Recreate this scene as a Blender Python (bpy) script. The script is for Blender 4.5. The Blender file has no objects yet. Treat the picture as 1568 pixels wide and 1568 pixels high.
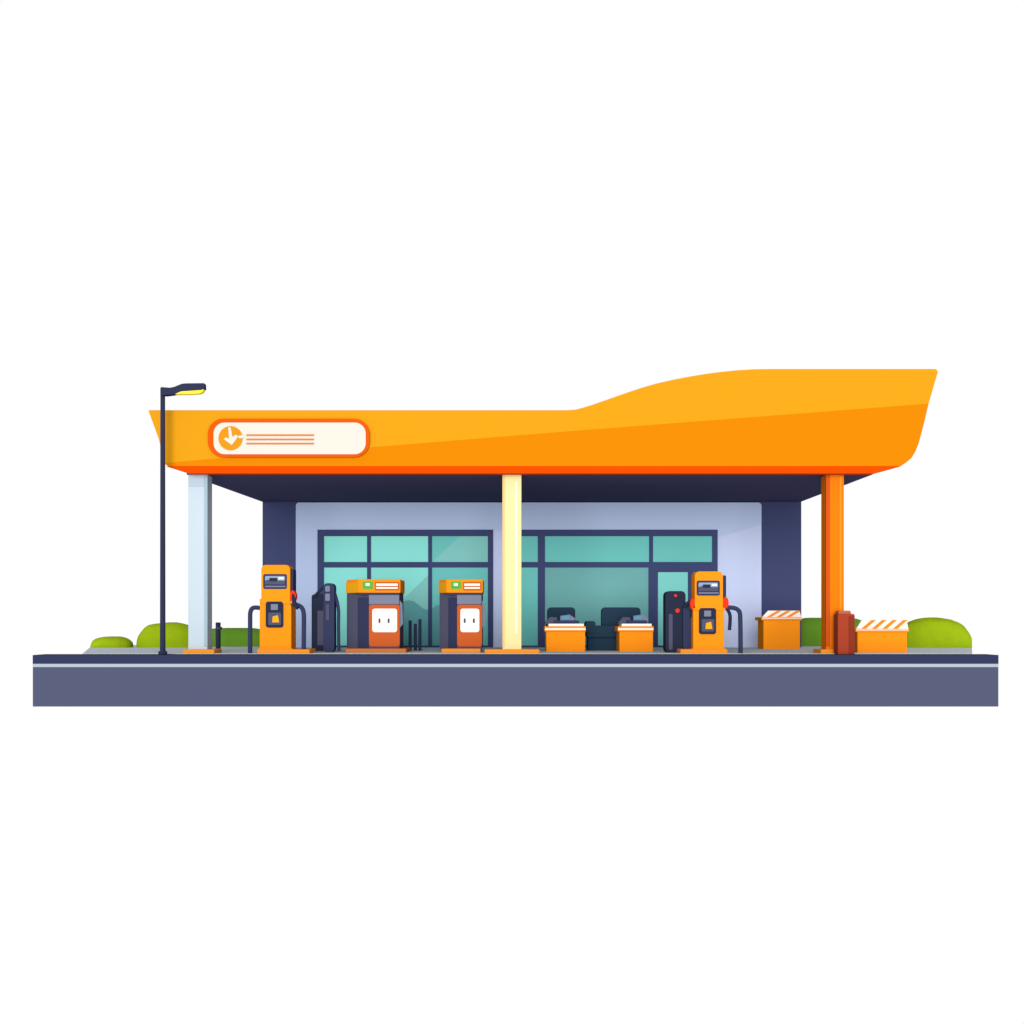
import bpy, bmesh, math
from mathutils import Vector

scene = bpy.context.scene
# ------------------------------------------------------------------ set-up
D = 30.0            # camera distance to the canopy front (y = 0), metres
PPM = 60.0          # drawing units per metre at y = 0
CAMZ = 53/60*(29.2/30)

def wx(u, y): return (u-784)/PPM*(D+y)/D
def wz(v, y): return CAMZ+(950-v)/PPM*(D+y)/D

def lin(c):
    c /= 255.0
    return c/12.92 if c <= 0.04045 else ((c+0.055)/1.055)**2.4

MATS = {}
def mat(name, rgb, f=1.0, rough=0.85, spec=0.0, noise=0.0, nscale=8.0):
    """rgb = look in daylight, f = how much light that surface receives"""
    if name in MATS: return MATS[name]
    m = bpy.data.materials.new(name); m.use_nodes = True
    nt = m.node_tree; b = nt.nodes['Principled BSDF']
    col = [min(0.98, lin(c)/f) for c in rgb]
    b.inputs['Roughness'].default_value = rough
    b.inputs['Specular IOR Level'].default_value = spec
    b.inputs['Base Color'].default_value = (*col, 1)
    if noise > 0:
        tc = nt.nodes.new('ShaderNodeTexCoord')
        n = nt.nodes.new('ShaderNodeTexNoise'); n.inputs['Scale'].default_value = nscale
        n.inputs['Detail'].default_value = 6
        r = nt.nodes.new('ShaderNodeValToRGB')
        r.color_ramp.elements[0].position = 0.3; r.color_ramp.elements[1].position = 0.7
        r.color_ramp.elements[0].color = (*[c*(1-noise) for c in col], 1)
        r.color_ramp.elements[1].color = (*[min(1, c*(1+noise)) for c in col], 1)
        nt.links.new(tc.outputs['Object'], n.inputs['Vector'])
        nt.links.new(n.outputs['Fac'], r.inputs['Fac'])
        nt.links.new(r.outputs['Color'], b.inputs['Base Color'])
    MATS[name] = m
    return m

GROUPS = {}
def reg(ob, group, m):
    if m is not None: ob.data.materials.append(m)
    scene.collection.objects.link(ob)
    GROUPS.setdefault(group, []).append(ob)
    return ob

def mesh_obj(name, group, verts, faces, m, bevel=0.0):
    me = bpy.data.meshes.new(name); me.from_pydata(verts, [], faces)
    bm = bmesh.new(); bm.from_mesh(me)
    bmesh.ops.recalc_face_normals(bm, faces=bm.faces); bm.to_mesh(me); bm.free()
    ob = bpy.data.objects.new(name, me)
    reg(ob, group, m)
    if bevel > 0:
        bv = ob.modifiers.new('bevel', 'BEVEL'); bv.width = bevel; bv.segments = 3
        bv.limit_method = 'ANGLE'; bv.angle_limit = math.radians(50)
    return ob

def prism(name, group, pts, y0, y1, m, bevel=0.0):
    n = len(pts)
    f = [(wx(u, y0), y0, wz(v, y0)) for u, v in pts]
    b = [(x, y1, z) for x, _, z in f]
    faces = [tuple(range(n)), tuple(range(2*n-1, n-1, -1))]
    for i in range(n):
        j = (i+1) % n; faces.append((i, j, n+j, n+i))
    return mesh_obj(name, group, f+b, faces, m, bevel)

def rr(u0, v0, u1, v1, r=0, seg=8, corners=(1, 1, 1, 1)):
    """rounded rectangle; corners: TL,TR,BR,BL"""
    if r == 0: return [(u0, v0), (u1, v0), (u1, v1), (u0, v1)]
    pts = []
    cs = [((u0+r, v0+r), 180), ((u1-r, v0+r), 270), ((u1-r, v1-r), 0), ((u0+r, v1-r), 90)]
    raw = [(u0, v0), (u1, v0), (u1, v1), (u0, v1)]
    for k, ((cx, cy), a0) in enumerate(cs):
        if not corners[k]: pts.append(raw[k]); continue
        for i in range(seg+1):
            a = math.radians(a0+90*i/seg)
            pts.append((cx+r*math.cos(a), cy+r*math.sin(a)))
    return pts

def ell(cx, cy, rx, ry, seg=32):
    return [(cx+rx*math.cos(2*math.pi*i/seg), cy+ry*math.sin(2*math.pi*i/seg)) for i in range(seg)]

def R(name, group, u0, v0, u1, v1, y0, y1, m, r=0, bevel=0.0, corners=(1, 1, 1, 1)):
    return prism(name, group, rr(u0, v0, u1, v1, r, corners=corners), y0, y1, m, bevel)

def ground_v(y): return 950+CAMZ*PPM*D/(D+y)

def tower(name, group, foot, ztop, zbot, m, bevel=0.0):
    """foot = [(x,y)...] world footprint"""
    n = len(foot)
    a = [(x, y, zbot) for x, y in foot]; b = [(x, y, ztop) for x, y in foot]
    faces = [tuple(range(n)), tuple(range(2*n-1, n-1, -1))]
    for i in range(n):
        j = (i+1) % n; faces.append((i, j, n+j, n+i))
    return mesh_obj(name, group, a+b, faces, m, bevel)

def tube(name, group, pts, rad, m, smooth=True):
    """pts = [(u,v,y)...]"""
    cu = bpy.data.curves.new(name, 'CURVE'); cu.dimensions = '3D'
    cu.bevel_depth = rad; cu.bevel_resolution = 5; cu.use_fill_caps = True
    sp = cu.splines.new('NURBS' if smooth else 'POLY')
    sp.points.add(len(pts)-1)
    for p, (u, v, y) in zip(sp.points, pts): p.co = (wx(u, y), y, wz(v, y), 1)
    if smooth:
        sp.use_endpoint_u = True; sp.order_u = 3; sp.resolution_u = 12
    ob = bpy.data.objects.new(name, cu)
    return reg(ob, group, m)

def cyl(name, group, u, v0, v1, y, rad, m, rad2=None, seg=32):
    rad2 = rad if rad2 is None else rad2
    x = wx(u, y); z0, z1 = wz(v0, y), wz(v1, y)
    vs = []
    for z, r in ((z0, rad), (z1, rad2)):
        for i in range(seg):
            a = 2*math.pi*i/seg; vs.append((x+r*math.cos(a), y+r*math.sin(a), z))
    faces = [tuple(range(seg)), tuple(range(2*seg-1, seg-1, -1))]
    for i in range(seg):
        j = (i+1) % seg; faces.append((i, j, seg+j, seg+i))
    ob = mesh_obj(name, group, vs, faces, m, 0.015)
    for p in ob.data.polygons:
        if len(p.vertices) == 4: p.use_smooth = True
    return ob

# ------------------------------------------------------------------ materials
FO = 2.25   # open surfaces facing the camera
FP = 1.75   # things standing near the canopy edge
FW = 1.14   # rear wall under the canopy
FG = 1.22
light_or = mat('canopy_amber', (255, 177, 31), FO)
dark_or = mat('canopy_orange', (253, 150, 11), FO)
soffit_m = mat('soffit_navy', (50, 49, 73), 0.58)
navy_w = mat('navy_wall', (60, 66, 101), FW)
frame_m = mat('window_frame_navy', (58, 66, 102), FW)
wall_m = mat('wall_lilac', (168, 183, 214), FW)
wall_l = mat('wall_lilac_lit', (185, 195, 226), FW+0.08)  # lit copy of the wall colour
g1 = mat('glass_aqua', (133, 214, 206), FG)
g2 = mat('glass_teal', (104, 184, 180), FG)
g3 = mat('glass_grey_teal', (103, 160, 160), FG)
g4 = mat('glass_reflection', (124, 188, 184), FG)  # pane tone for the painted diagonal reflections
g5 = mat('glass_hill_reflection', (90, 152, 156), FG)  # darker glass tone for the painted hill reflections
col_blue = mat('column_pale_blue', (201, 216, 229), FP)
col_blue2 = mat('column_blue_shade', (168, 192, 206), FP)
col_blue3 = mat('column_blue_top_shade', (186, 205, 220), FP)  # darker column top, shade put into the colour
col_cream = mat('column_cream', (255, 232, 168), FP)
col_white = mat('column_cream_highlight', (255, 248, 222), FP)  # highlight strip painted on the cream column
col_cream2 = mat('column_cream_shade', (240, 205, 130), FP)
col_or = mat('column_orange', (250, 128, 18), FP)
col_or2 = mat('column_orange_shade', (212, 88, 34), FP)  # shaded copy of the column orange
col_or3 = mat('column_orange_highlight', (255, 150, 50), FP)
pave_m = mat('paving', (188, 197, 205), 1.2, noise=0.03)
road_m = mat('asphalt', (60, 66, 101), FO, noise=0.03, nscale=20)
line_m = mat('kerb_line', (196, 207, 219), FO)
base_m = mat('slab_grey_blue', (93, 99, 128), FO)
pole_m = mat('lamp_navy', (58, 63, 92), FO)
lens_m = mat('lamp_lens', (240, 225, 60), 1.3)
sign_rim = mat('sign_rim', (254, 104, 20), FO)
sign_w = mat('sign_cream', (255, 250, 238), FO)
sign_y = mat('sign_amber', (252, 168, 35), FO)
sign_l = mat('sign_lines', (250, 150, 60), FO)
FQ = 1.55
pump_o = mat('pump_orange', (251, 147, 28), FQ)
pump_d = mat('pump_orange_dark', (202, 96, 46), FQ+0.1)
pump_y = mat('pump_amber', (240, 170, 30), FQ)
island_o = mat('island_orange', (245, 150, 50), FQ)
island_b = mat('island_brown', (208, 120, 60), FQ)
navy = mat('plastic_navy', (54, 60, 90), FQ)
navy2 = mat('plastic_dark', (42, 48, 68), FQ)
slate = mat('plastic_slate', (82, 82, 105), FQ)
slate2 = mat('plastic_slate_light', (120, 126, 146), FQ)
screen = mat('screen_blue', (136, 160, 186), FQ)
white = mat('panel_white', (255, 246, 235), FQ)
green_s = mat('display_green', (92, 172, 70), FQ)
reg_b = mat('register_blue', (84, 150, 190), FQ)
red = mat('nozzle_red', (230, 58, 30), FQ)
bol = mat('bollard_red', (176, 72, 48), 1.95)
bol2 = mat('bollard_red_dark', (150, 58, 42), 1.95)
bol3 = mat('bollard_cap', (206, 112, 84), 1.95)
teal_d = mat('chair_dark_teal', (32, 50, 66), 1.1)
stripe_w = mat('stripe_white', (255, 246, 232), FQ)
stripe_o = mat('stripe_orange', (250, 140, 40), FQ)
bush_l = mat('foliage_light', (148, 176, 24), 1.5, noise=0.05, nscale=3)
bush_d = mat('foliage_dark', (95, 141, 42), 1.3, noise=0.05, nscale=3)

# ------------------------------------------------------------------ ground slabs
YF = -0.8
R('road_surface', 'road', 50, 1003, 1529, 1016.5, YF, 0.0, road_m)
R('kerb_line', 'road', 50, 1016.5, 1529, 1021.5, YF-0.01, 0.0, line_m)
R('foundation', 'road', 50, 1021.5, 1529, 1082, YF, 0.0, base_m, bevel=0.01)
pv = [(wx(126, 0), 0.003), (wx(1489, 0), 0.003), (wx(1488, 8), 8), (wx(1300, 12.5), 12.5), (wx(250, 12.5), 12.5), (wx(139, 8), 8)]
tower('paving_top', 'pavement', pv, 0.012, -0.2, pave_m)
tower('paving_base', 'pavement', [(x*0.995, y+0.01) for x, y in pv], -0.2, -1.2, base_m)

# ------------------------------------------------------------------ gas station: canopy
G = 'gas_station'
top = [(227, 628), (868, 628), (880, 627.3), (890, 625), (905, 620.5), (925, 613.5), (945, 606.5), (965, 599.5), (985, 593), (1005, 587.2),
       (1030, 581.5), (1055, 576.7), (1080, 572.5), (1105, 569.3), (1130, 566.8), (1155, 565.4), (1180, 565), (1432, 565), (1435, 566.5), (1436, 570)]
split = [(1422, 618), (1350, 623.5), (900, 658), (565, 685), (320, 703), (252, 709)]
amber = top+split+[(243, 672)]
prism('fascia_amber', G, amber, 0.0, 0.25, light_or)
orange = list(reversed(split))+[(1415, 648), (1407, 678), (1402, 691), (1396, 701), (1388, 708), (1380, 713.5), (257, 713.5), (253, 711)]
prism('fascia_orange', G, orange, 0.0, 0.25, dark_or)
body = [(x, y+1.5) for x, y in top[1:-2]]
bodypts = [(232, 630)]+body+[(1430, 568), (1392, 680), (1325, 709), (325, 709), (256, 680)]
prism('roof_body', G, bodypts, 0.25, 12.0, light_or)
# red chamfer trim under the fascia
A = [(wx(254, 0), 0.0, wz(713.5, 0)), (wx(1380, 0), 0.0, wz(713.5, 0))]
B = [(wx(290, .04), .04, wz(725, .04)), (wx(1338, .04), .04, wz(725, .04))]
A2 = [(A[0][0], .25, A[0][2]), (A[1][0], .25, A[1][2])]
B2 = [(B[0][0], .3, B[0][2]), (B[1][0], .3, B[1][2])]
mesh_obj('underside_trim', G, [A[0], A[1], B[1], B[0], A2[0], A2[1], B2[1], B2[0]],
         [(0, 1, 2, 3), (0, 3, 7, 4), (1, 5, 6, 2), (4, 7, 6, 5), (0, 4, 5, 1), (3, 2, 6, 7)], mat('canopy_red_trim', (253, 84, 3), 2.0))
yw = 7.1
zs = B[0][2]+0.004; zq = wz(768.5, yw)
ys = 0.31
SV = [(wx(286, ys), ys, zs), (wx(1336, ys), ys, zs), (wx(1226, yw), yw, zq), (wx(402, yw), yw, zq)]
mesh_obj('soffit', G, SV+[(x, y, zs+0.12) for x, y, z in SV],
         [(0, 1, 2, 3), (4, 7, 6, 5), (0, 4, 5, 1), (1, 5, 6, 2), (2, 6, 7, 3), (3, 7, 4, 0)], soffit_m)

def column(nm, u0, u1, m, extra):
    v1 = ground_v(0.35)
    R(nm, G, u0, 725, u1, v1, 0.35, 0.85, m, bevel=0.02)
    for k, (a, b, c, d, mm) in enumerate(extra):  # strips paint shade and highlights onto the column
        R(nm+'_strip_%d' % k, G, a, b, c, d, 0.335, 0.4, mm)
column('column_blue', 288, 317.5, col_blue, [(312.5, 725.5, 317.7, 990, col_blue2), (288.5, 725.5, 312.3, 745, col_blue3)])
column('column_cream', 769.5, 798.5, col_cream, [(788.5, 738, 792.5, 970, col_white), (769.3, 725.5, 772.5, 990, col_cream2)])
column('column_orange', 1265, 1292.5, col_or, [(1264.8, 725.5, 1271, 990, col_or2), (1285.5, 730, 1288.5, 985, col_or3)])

# ------------------------------------------------------------------ building
R('side_wing', G, 402, 768, 1227, ground_v(7.1), 7.1, 12.0, navy_w)
yl = 6.95
vb = ground_v(yl)
R('facade', G, 453, 769.5, 1166, vb, yl, 7.15, wall_m, r=5, corners=(1, 1, 0, 0))
prism('facade_lit_area', G, [(1099, 823), (1165.8, 803), (1165.8, vb), (1099, vb)], yl-0.01, yl+0.05, wall_l)  # wall clear of the canopy shadow, sunlit tone painted in
R('facade_mid_lit', G, 755.5, 812, 785, vb, yl-0.01, yl+0.05, wall_l)  # strip between the windows in the painted lit tone
yf = 6.90
def bar(u0, v0, u1, v1, nm='frame'): R(nm, G, u0, v0, u1, v1, yf, yl, frame_m)
bar(486, 811, 755, 821); bar(486, 821, 496, vb)
bar(747, 821, 755, vb); bar(496, 860.5, 747, 869)
for a, b in ((562, 568), (655.5, 661.5)): bar(a, 821, b, 860.5); bar(a, 869, b, vb)
bar(496, 988.5, 562, vb); bar(568, 988.5, 655.5, vb); bar(661.5, 988.5, 747, vb)
yp = 6.925
def pane(pts, m): prism('glass', G, pts, yp, yl+0.02, m)
pane(rr(496, 821, 562, 861), g1); pane(rr(568, 821, 656, 861), g1)
pane([(661, 821), (705, 821), (661, 861)], g2); pane([(705, 821), (748, 821), (748, 861), (661, 861)], g4)  # diagonal split in tone paints a reflection across the pane
pane(rr(496, 869, 562, 989), g1)
pane([(568, 869), (656, 869), (656, 880), (568, 966)], g1)
pane([(656, 880), (656, 989), (568, 989), (568, 966)], g4)  # greyer half, same painted reflection
pane([(661, 869), (748, 869), (748, 989), (661, 989)], g2)
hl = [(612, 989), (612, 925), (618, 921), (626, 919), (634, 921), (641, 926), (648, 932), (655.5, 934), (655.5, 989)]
prism('painted_reflection', G, hl, yp-0.01, yp+0.01, g5)  # hill-shaped reflection painted as a darker shape on the glass
prism('painted_reflection', G, [(661.5, 989), (661.5, 932), (668, 927), (675, 926), (683, 932), (683, 989)], yp-0.01, yp+0.01, g5)  # second painted reflection shape
bar(790, 811, 1099, 821); bar(823.5, 821, 834.5, vb); bar(994, 821, 1000, 860.5)
bar(1090.5, 821, 1099, vb); bar(790, 860.5, 823.5, 869); bar(834.5, 860.5, 1090.5, 869)
bar(993, 869, 1007.5, vb); bar(1007.5, 869, 1090.5, 876); bar(1053.5, 876, 1062, vb)
bar(790, 988.5, 823.5, vb); bar(834.5, 988.5, 993, vb); bar(1007.5, 988.5, 1053.5, vb)
pane(rr(780, 821, 824, 861), g2); pane(rr(834, 821, 994.5, 861), g2); pane(rr(999.5, 821, 1091, 861), g2)
pane(rr(780, 869, 824, 989), g2); pane(rr(834, 869, 994, 989), g3)
prism('glass_door', G, rr(1007, 875, 1054, 989, 4), yp, yl+0.02, mat('glass_door', (122, 198, 193), FG))
pane(rr(1061, 875, 1091, 989), g2)

# ------------------------------------------------------------------ sign
S = 'station_sign'
R('rim', S, 318, 641, 566, 700, -0.06, 0.02, sign_rim, r=24)
R('face', S, 327, 647, 560, 695.5, -0.07, -0.03, sign_w, r=17)
prism('logo_disc', S, ell(353, 671, 18.5, 18.5, 48), -0.08, -0.05, sign_y)
prism('logo_arrow', S, [(349.5, 654.5), (353, 654.5), (356, 669), (361.5, 665.5), (364.5, 668.5), (355, 681.5), (342.8, 672.5), (345.5, 669.5), (350.8, 672)], -0.087, -0.06, sign_w)
prism('logo_tail', S, [(364.5, 667.5), (373, 666), (373, 671), (366, 671)], -0.0865, -0.06, sign_w)
for k, v in enumerate((666.3, 672.8, 679.2)):
    R('text_line_%d' % k, S, 377, v-1.3, 481, v+1.3, -0.08, -0.05, sign_l, r=1)

# ------------------------------------------------------------------ street lamp
L = 'street_lamp'
cyl('pole', L, 249.2, ground_v(-0.4), 600, -0.4, 0.068, pole_m, 0.058)
cyl('foot', L, 249.2, ground_v(-0.4), 997, -0.4, 0.11, pole_m)
prism('arm_and_head', L, [(245.3, 594), (247, 592.5), (260, 593.5), (267, 592), (278, 587.5), (284, 586.8), (312.5, 586.5), (313, 595), (308, 597),
      (277, 599), (266, 603.5), (254, 605), (245.3, 605)], -0.5, -0.3, pole_m, bevel=0.01)
prism('lens', L, [(268, 603.3), (277, 599.3), (312, 596.2), (310, 600), (305, 602.3), (290, 603.2)], -0.48, -0.32, lens_m)

# ------------------------------------------------------------------ pump islands
for n, (a, b, y0, y1) in enumerate([(280, 328, 0.2, 1.0), (394, 474, 0.25, 1.2), (529, 622, 1.0, 2.4), (676, 736, 1.0, 2.4), (742, 826, 0.2, 0.9),
                      (1042, 1114, 0.25, 1.2), (1257, 1300, 0.2, 1.0)]):
    x0, x1 = wx(a, y0), wx(b, y0)
    tower('kerb', 'pump_island#%d' % n,
          [(x0, y0), (x1, y0), (x1, y1), (x0, y1)], 0.115, 0.0, island_o if n != 2 else island_b, bevel=0.02)

# ------------------------------------------------------------------ orange fuel pumps
def fuel_pump(gr, u0, top, w):
    y0 = 0.45; y1 = 1.0; bt = 999
    s = w/50.0
    def U(t): return u0+t*s
    R('body', gr, U(-0.5), top+52, U(49), bt, y0, y1, pump_o, bevel=0.015)
    R('head', gr, U(2), top, U(47), top+60, y0-0.03, y1, pump_o, r=7, bevel=0.012)
    R('side_cover', gr, U(46), top+6, U(52), top+58, y0+0.08, y1-0.05, navy, r=2)
    R('collar', gr, U(0), top+56, U(50), top+59, y0-0.035, y1, pump_o)
    R('display_frame', gr, U(5), top+14, U(42), top+37, y0-0.045, y0, navy, r=3)
    R('display', gr, U(8), top+17, U(39), top+30, y0-0.055, y0, screen, r=1.5)
    prism('display_lower', gr, [(U(8), top+24), (U(18), top+21), (U(29), top+24), (U(39), top+24), (U(39), top+30), (U(8), top+30)], y0-0.06, y0, slate)  # slate-coloured lower part of the display
    R('display_digit', gr, U(15), top+20, U(27), top+25, y0-0.065, y0, navy2)
    R('display_digit_2', gr, U(29), top+19, U(37), top+22, y0-0.065, y0, white)
    R('display_bar', gr, U(8), top+32, U(40), top+34, y0-0.055, y0, slate2)
    R('keypad_frame', gr, U(9), top+56, U(36), top+96, y0-0.05, y0, navy2, r=4)
    R('keypad', gr, U(17), top+60, U(28), top+69, y0-0.06, y0, slate2, r=1)
    R('card_reader', gr, U(13), top+73, U(33), top+92, y0-0.06, y0, slate, r=2)
    prism('receipt', gr, [(U(20), top+79), (U(28), top+77), (U(30), top+88), (U(19), top+88)], y0-0.07, y0, pump_y)
    R('base_plate', gr, U(-2), 993, U(51), 1000, y0-0.06, y1, island_o)
    prism('nozzle_holster', gr, ell(U(51), top+48, 5, 9), y0-0.02, y0+0.2, red)
fuel_pump('fuel_pump#0', 398, 865, 49)
tube('hose_left', 'fuel_pump#0', [(398, 931, .5), (388, 929, .45), (383, 936, .4), (383, 950, .35), (383, 1001, .35)], 0.058, navy)
tube('hose_right', 'fuel_pump#0', [(446, 925, .5), (458, 926, .45), (465, 934, .4), (465.5, 950, .35), (465, 1001, .35)], 0.058, navy)
tube('nozzle', 'fuel_pump#0', [(449, 905, .5), (449, 925, .4), (456, 931, .35)], 0.05, navy2)
fuel_pump('fuel_pump#1', 1062, 875, 48)
tube('hose_right', 'fuel_pump#1', [(1110, 930, .5), (1122, 930, .45), (1132, 934, .4), (1134, 945, .35), (1134, 1001, .35)], 0.058, navy)
tube('hose_loop', 'fuel_pump#1', [(1112, 931, .5), (1118, 938, .4), (1118, 952, .4), (1117, 965, .4)], 0.045, navy2)
prism('left_holster', 'fuel_pump#1', ell(1061, 925, 4, 9), .45, .6, red)

# ------------------------------------------------------------------ fuel dispensers (seen three-quarter)
def dispenser(gr, a, b, c):
    y0 = 1.2
    zl = lambda v: wz(v, y0)
    xa, xb, xc = wx(a, 1.7), wx(b, y0), wx(c, y0)
    foot = [(xa, 1.7), (xb, y0), (xc, y0), (xc, 2.3), (xa, 2.3)]
    tower('cabinet', gr, foot, zl(907), 0.1, slate, bevel=0.02)
    xm = (xa+xb)/2
    e = 0.02
    tower('side_panel', gr, [(xm, 1.45-e), (xb-0.01, y0-e+0.005), (xb-0.01, y0+0.1), (xm, 1.6)], zl(915), 0.11, navy)
    cap = [(xa-0.01, 1.7), (xb-0.28, y0-0.08), (xc+0.03, y0-0.08), (xc+0.03, 2.35), (xa-0.01, 2.35)]
    tower('cap', gr, cap, zl(887), zl(908), pump_o, bevel=0.035)
    tower('cap_side', gr, [(cap[0][0]-0.012, 1.69), (cap[1][0]-0.012, y0-0.09), (cap[1][0]+0.1, y0+0.1), (cap[0][0]+0.1, 1.8)], zl(892), zl(907.5), pump_y)
    bb = b-16
    R('green_display', gr, bb+6, 890, bb+22, 902, y0-0.10, y0, green_s, r=2)
    R('green_display_mark', gr, bb+11, 893, bb+17, 897, y0-0.11, y0, white)
    R('label', gr, bb+25, 891, c-1, 904, y0-0.10, y0, pump_d, r=1)
    R('label_line', gr, bb+27, 893.5, c-3, 897, y0-0.11, y0, stripe_w)
    R('label_line_2', gr, bb+27, 899, c-3, 901.5, y0-0.11, y0, stripe_w)
    R('neck', gr, b, 911, c-1, 925, y0-0.03, y0+.1, slate2)
    R('neck_dark', gr, b-12, 907, c, 911, y0-0.04, y0+.1, navy)
    R('front_panel', gr, b, 926, c, 990, y0-0.03, y0+.1, pump_d, r=4)
    R('white_panel', gr, b+5, 932, c-4, 968, y0-0.04, y0, white, r=4)
    mid = (b+c)/2
    R('slot', gr, mid-9, 947, mid-6, 954, y0-0.05, y0, slate, r=1.2)
    R('slot_2', gr, mid+5, 947, mid+8, 954, y0-0.05, y0, slate, r=1.2)
    prism('nozzle_rest', gr, [(c-1, 918), (c+4, 924), (c+5, 955), (c, 962)], y0+0.02, y0+0.1, slate2)
dispenser('fuel_dispenser#0', 531, 565, 612)
dispenser('fuel_dispenser#1', 673, 700, 738)

# ------------------------------------------------------------------ dark air pumps
A0 = 'air_pump#0'
R('cabinet', A0, 477, 910, 496, 997, 1.3, 1.7, navy2, r=4, bevel=0.01)
R('hose_post', A0, 495, 893, 512, 999, 1.15, 1.5, navy, r=6, bevel=0.01)
R('post_highlight', A0, 498, 897, 505, 906, 1.12, 1.2, slate2, r=2)  # this and the next two are highlights painted on the post
R('post_highlight_mid', A0, 498, 909, 505, 920, 1.12, 1.2, slate2, r=1)
R('post_highlight_low', A0, 499, 925, 504, 950, 1.12, 1.2, slate, r=1)
R('lower_panel', A0, 486, 935, 497, 988, 1.27, 1.4, slate)
tube('hose', A0, [(511, 905, 1.3), (519, 925, 1.25), (518, 960, 1.2), (519, 997, 1.2)], 0.045, navy)
tube('handle', A0, [(480, 915, 1.3), (486, 908, 1.25), (497, 897, 1.2)], 0.04, navy2)
A1 = 'air_pump#1'
R('cabinet', A1, 1019, 905, 1050, 1000, 0.9, 1.4, navy2, r=7, bevel=0.015)
R('side_box', A1, 1046, 925, 1060, 999, 0.8, 1.2, navy, r=3, bevel=0.01)
R('front_plate', A1, 1024, 940, 1030, 995, 0.87, 1.0, slate, r=2)
prism('red_button', A1, ell(1034.5, 912, 2.2, 2.2), 0.86, 0.95, red)
prism('red_button_low', A1, ell(1037.5, 935, 3.3, 3.3), 0.86, 0.95, red)
tube('hose', A1, [(1048, 930, .8), (1056, 918, .7), (1061, 930, .7), (1060, 945, .7)], 0.05, navy2)

for k, (u, v) in enumerate(((628, 950), (636, 955), (643, 948))):
    cyl('post', 'guard_post#%d' % k, u, ground_v(3), v, 3.0, 0.045, navy)
cyl('post', 'guard_post#3', 334, ground_v(3), 953, 3.0, 0.07, navy)
prism('cap', 'guard_post#3', rr(331, 960, 337.5, 964), 2.9, 3.1, slate)

# ------------------------------------------------------------------ counters with registers
def counter(gr, a, b):
    y0 = 2.0
    R('body', gr, a+2.5, 967, b-1, ground_v(y0), y0, y0+0.9, pump_o, bevel=0.01)
    R('worktop', gr, a, 959, b, 967, y0-0.05, y0+1.0, island_o, bevel=0.01)
    R('worktop_edge', gr, a+0.5, 962, b-0.5, 964.5, y0-0.06, y0, stripe_w)
    R('upper_shelf', gr, a+6, 955, b-3, 959, y0-0.02, y0+0.8, stripe_w, bevel=0.01)
    R('register_base', gr, a+14, 950, b-10, 955, y0+0.05, y0+0.5, navy, r=2)
    prism('register_screen', gr, [(a+24, 943), (a+38, 941), (a+47, 947), (a+45, 951), (a+24, 951)], y0+0.1, y0+0.3, slate2)
    prism('register_display', gr, [(a+26, 944.5), (a+36, 943), (a+38, 948), (a+27, 948.5)], y0+0.08, y0+0.15, reg_b)
    prism('receipt_tray', gr, [(a+1, 953), (a+8, 945), (a+18, 945), (a+22, 955), (a+1, 955)], y0+0.2, y0+0.6, slate)
counter('checkout_counter#0', 834, 897)
counter('checkout_counter#1', 946, 1001)

def chair(gr, a, b, s0, s1):
    y0 = 3.2
    R('backrest', gr, a, 930, b, 962, y0+0.3, y0+0.55, teal_d, r=6, bevel=0.02)
    R('seat', gr, s0, 958, s1, 976, y0-0.3, y0+0.45, teal_d, r=4, bevel=0.02)
    R('armrest', gr, s0-1, 951, s0+14, 970, y0-0.32, y0+0.4, teal_d, r=4, bevel=0.02)
    R('armrest_right', gr, s1-12, 951, s1+1, 970, y0-0.32, y0+0.4, teal_d, r=4, bevel=0.02)
    R('plinth', gr, s0+2, 974, s1-2, ground_v(y0-0.2), y0-0.2, y0+0.4, teal_d)
chair('waiting_chair#0', 838, 881, 838, 884)
chair('waiting_chair#1', 921, 981, 898, 985)

# ------------------------------------------------------------------ striped barriers
def barrier(gr, a, b, vt, vm, y0, vr, n):
    R('body', gr, a+3, vm+4, b-3, vr, y0, y0+0.8, pump_o, bevel=0.01)
    R('rim', gr, a, vm, b, vm+5, y0-0.03, y0+0.9, pump_o, bevel=0.01)
    R('rim_edge', gr, a+1, vm+1, b-1, vm+2.2, y0-0.04, y0, stripe_w)
    sl = (b-a)/n*0.75           # slanted striped board
    R2 = [(a+1, vm), (a+1+sl*0.6, vt), (b-4, vt), (b-1, vm)]
    prism('board', gr, R2, y0+0.05, y0+0.12, stripe_w)
    w = (b-a-sl-2)/n
    for i in range(n):
        u = a+1+w*0.5+i*w
        prism('board_stripe', gr, [(u, vm-0.5), (u+sl, vt+0.3), (u+sl+w*0.45, vt+0.3), (u+w*0.45, vm-0.5)], y0+0.04, y0+0.125, stripe_o)
barrier('striped_barrier#0', 1166, 1228, 935, 945, 4.6, ground_v(4.6), 3)
barrier('striped_barrier#1', 1310, 1392, 949, 963, 1.0, ground_v(1.0), 4)

# ------------------------------------------------------------------ red bollard
Bn = 'bollard'
R('body', Bn, 1283, 940, 1309, ground_v(-0.3), -0.3, 0.1, bol, r=3, bevel=0.015, corners=(1, 1, 0, 0))
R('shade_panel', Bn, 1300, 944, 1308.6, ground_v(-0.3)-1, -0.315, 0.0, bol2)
R('cap', Bn, 1284, 935, 1303, 943, -0.2, 0.12, bol3, r=3)

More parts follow.
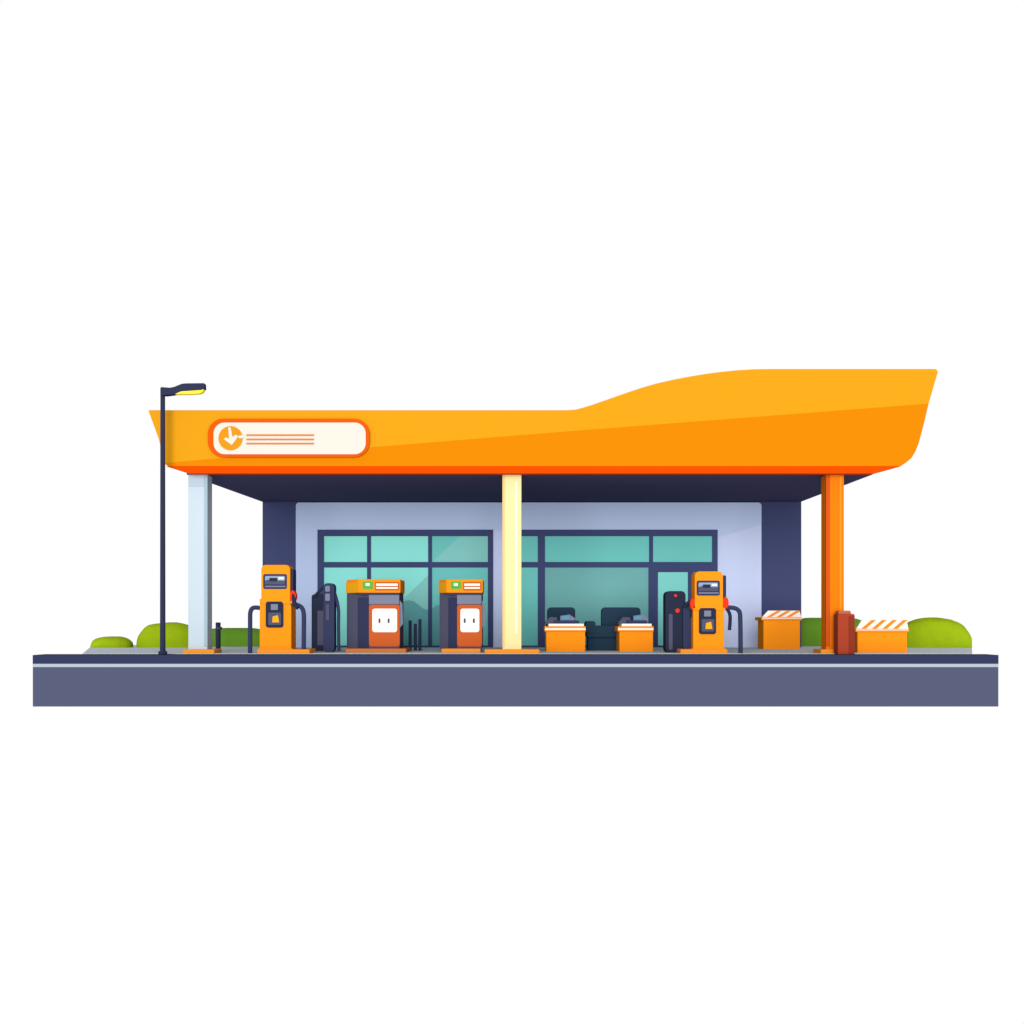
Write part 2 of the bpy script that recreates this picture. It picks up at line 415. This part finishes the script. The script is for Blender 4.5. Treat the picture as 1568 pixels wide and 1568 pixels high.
# ------------------------------------------------------------------ shrubs
from mathutils import noise as mn
def bush(gr, u0, u1, vt, y, m, power=2.0, depth=1.0):
    cx = (wx(u0, y)+wx(u1, y))/2; rx = (wx(u1, y)-wx(u0, y))/2; h = wz(vt, y)
    bm = bmesh.new(); bmesh.ops.create_uvsphere(bm, u_segments=96, v_segments=64, radius=1)
    bmesh.ops.delete(bm, geom=[v for v in bm.verts if v.co.z < -0.02], context='VERTS')
    for v in bm.verts:
        d = v.co.copy()
        e = 2/power
        sx = math.copysign(abs(d.x)**e, d.x); sz = max(0, d.z)**(1.0 if power == 2 else 0.75)
        n = mn.noise(Vector((d.x*9+u0, d.y*9, d.z*9)))*0.012+mn.noise(Vector((d.x*2.5+u0, d.y*2, d.z*2)))*0.03
        v.co = Vector((cx+sx*rx*(1+n), y+d.y*depth*(1+n), sz*h*(1+n)))
    me = bpy.data.meshes.new('foliage'); bm.to_mesh(me); bm.free()
    for p in me.polygons: p.use_smooth = True
    reg(bpy.data.objects.new('foliage', me), gr, m)
bush('bush#0', 140, 203, 974.5, 7.0, bush_l, 2.8, 0.5)
bush('bush#1', 210, 308, 953, 7.2, bush_l, 2.6, 0.6)
bush('hedge#0', 296, 425, 961.5, 8.4, bush_d, 3.6, 0.5)
bush('hedge#1', 1205, 1335, 946, 9.0, bush_d, 5, 0.5)
bush('bush#2', 1370, 1487, 945.5, 7.0, bush_l, 2.3, 0.7)

# ------------------------------------------------------------------ parent everything
bpy.context.view_layer.update()
order = {}
for g, obs in GROUPS.items():
    base = g.split('#')[0]
    k = order.get(base, 0); order[base] = k+1
    nm = base if k == 0 else '%s.%03d' % (base, k)
    cs = [o.matrix_world @ Vector(c) for o in obs for c in o.bound_box]
    mn_ = [min(c[i] for c in cs) for i in range(3)]; mx_ = [max(c[i] for c in cs) for i in range(3)]
    piv = Vector(((mn_[0]+mx_[0])/2, (mn_[1]+mx_[1])/2, mn_[2]))
    e = bpy.data.objects.new(nm, None); e.empty_display_size = 0.3
    scene.collection.objects.link(e); e.location = piv
    for o in obs:
        o.parent = e; o.location = -piv

# ------------------------------------------------------------------ light
w = bpy.data.worlds.new('World'); scene.world = w; w.use_nodes = True
bg = w.node_tree.nodes['Background']
bg.inputs['Color'].default_value = (1, 1, 1, 1); bg.inputs['Strength'].default_value = 1.0
sd = bpy.data.lights.new('sun', 'SUN'); sd.energy = 4.0; sd.angle = math.radians(35); sd.color = (1, 0.99, 0.97)
so = bpy.data.objects.new('sun', sd); scene.collection.objects.link(so)
so.rotation_euler = (math.radians(86), 0, math.radians(-6))

# ------------------------------------------------------------------ camera
cd = bpy.data.cameras.new('camera'); co = bpy.data.objects.new('camera', cd); scene.collection.objects.link(co)
co.location = (0, -D, CAMZ); co.rotation_euler = (math.radians(90), 0, 0)
cd.sensor_width = 36; cd.lens = 36*D/(1568/PPM); cd.shift_y = (950-784)/1568.0
cd.clip_end = 500; cd.clip_start = 0.1
scene.camera = co
scene.view_settings.view_transform = 'Standard'; scene.view_settings.look = 'None'; scene.view_settings.exposure = 0
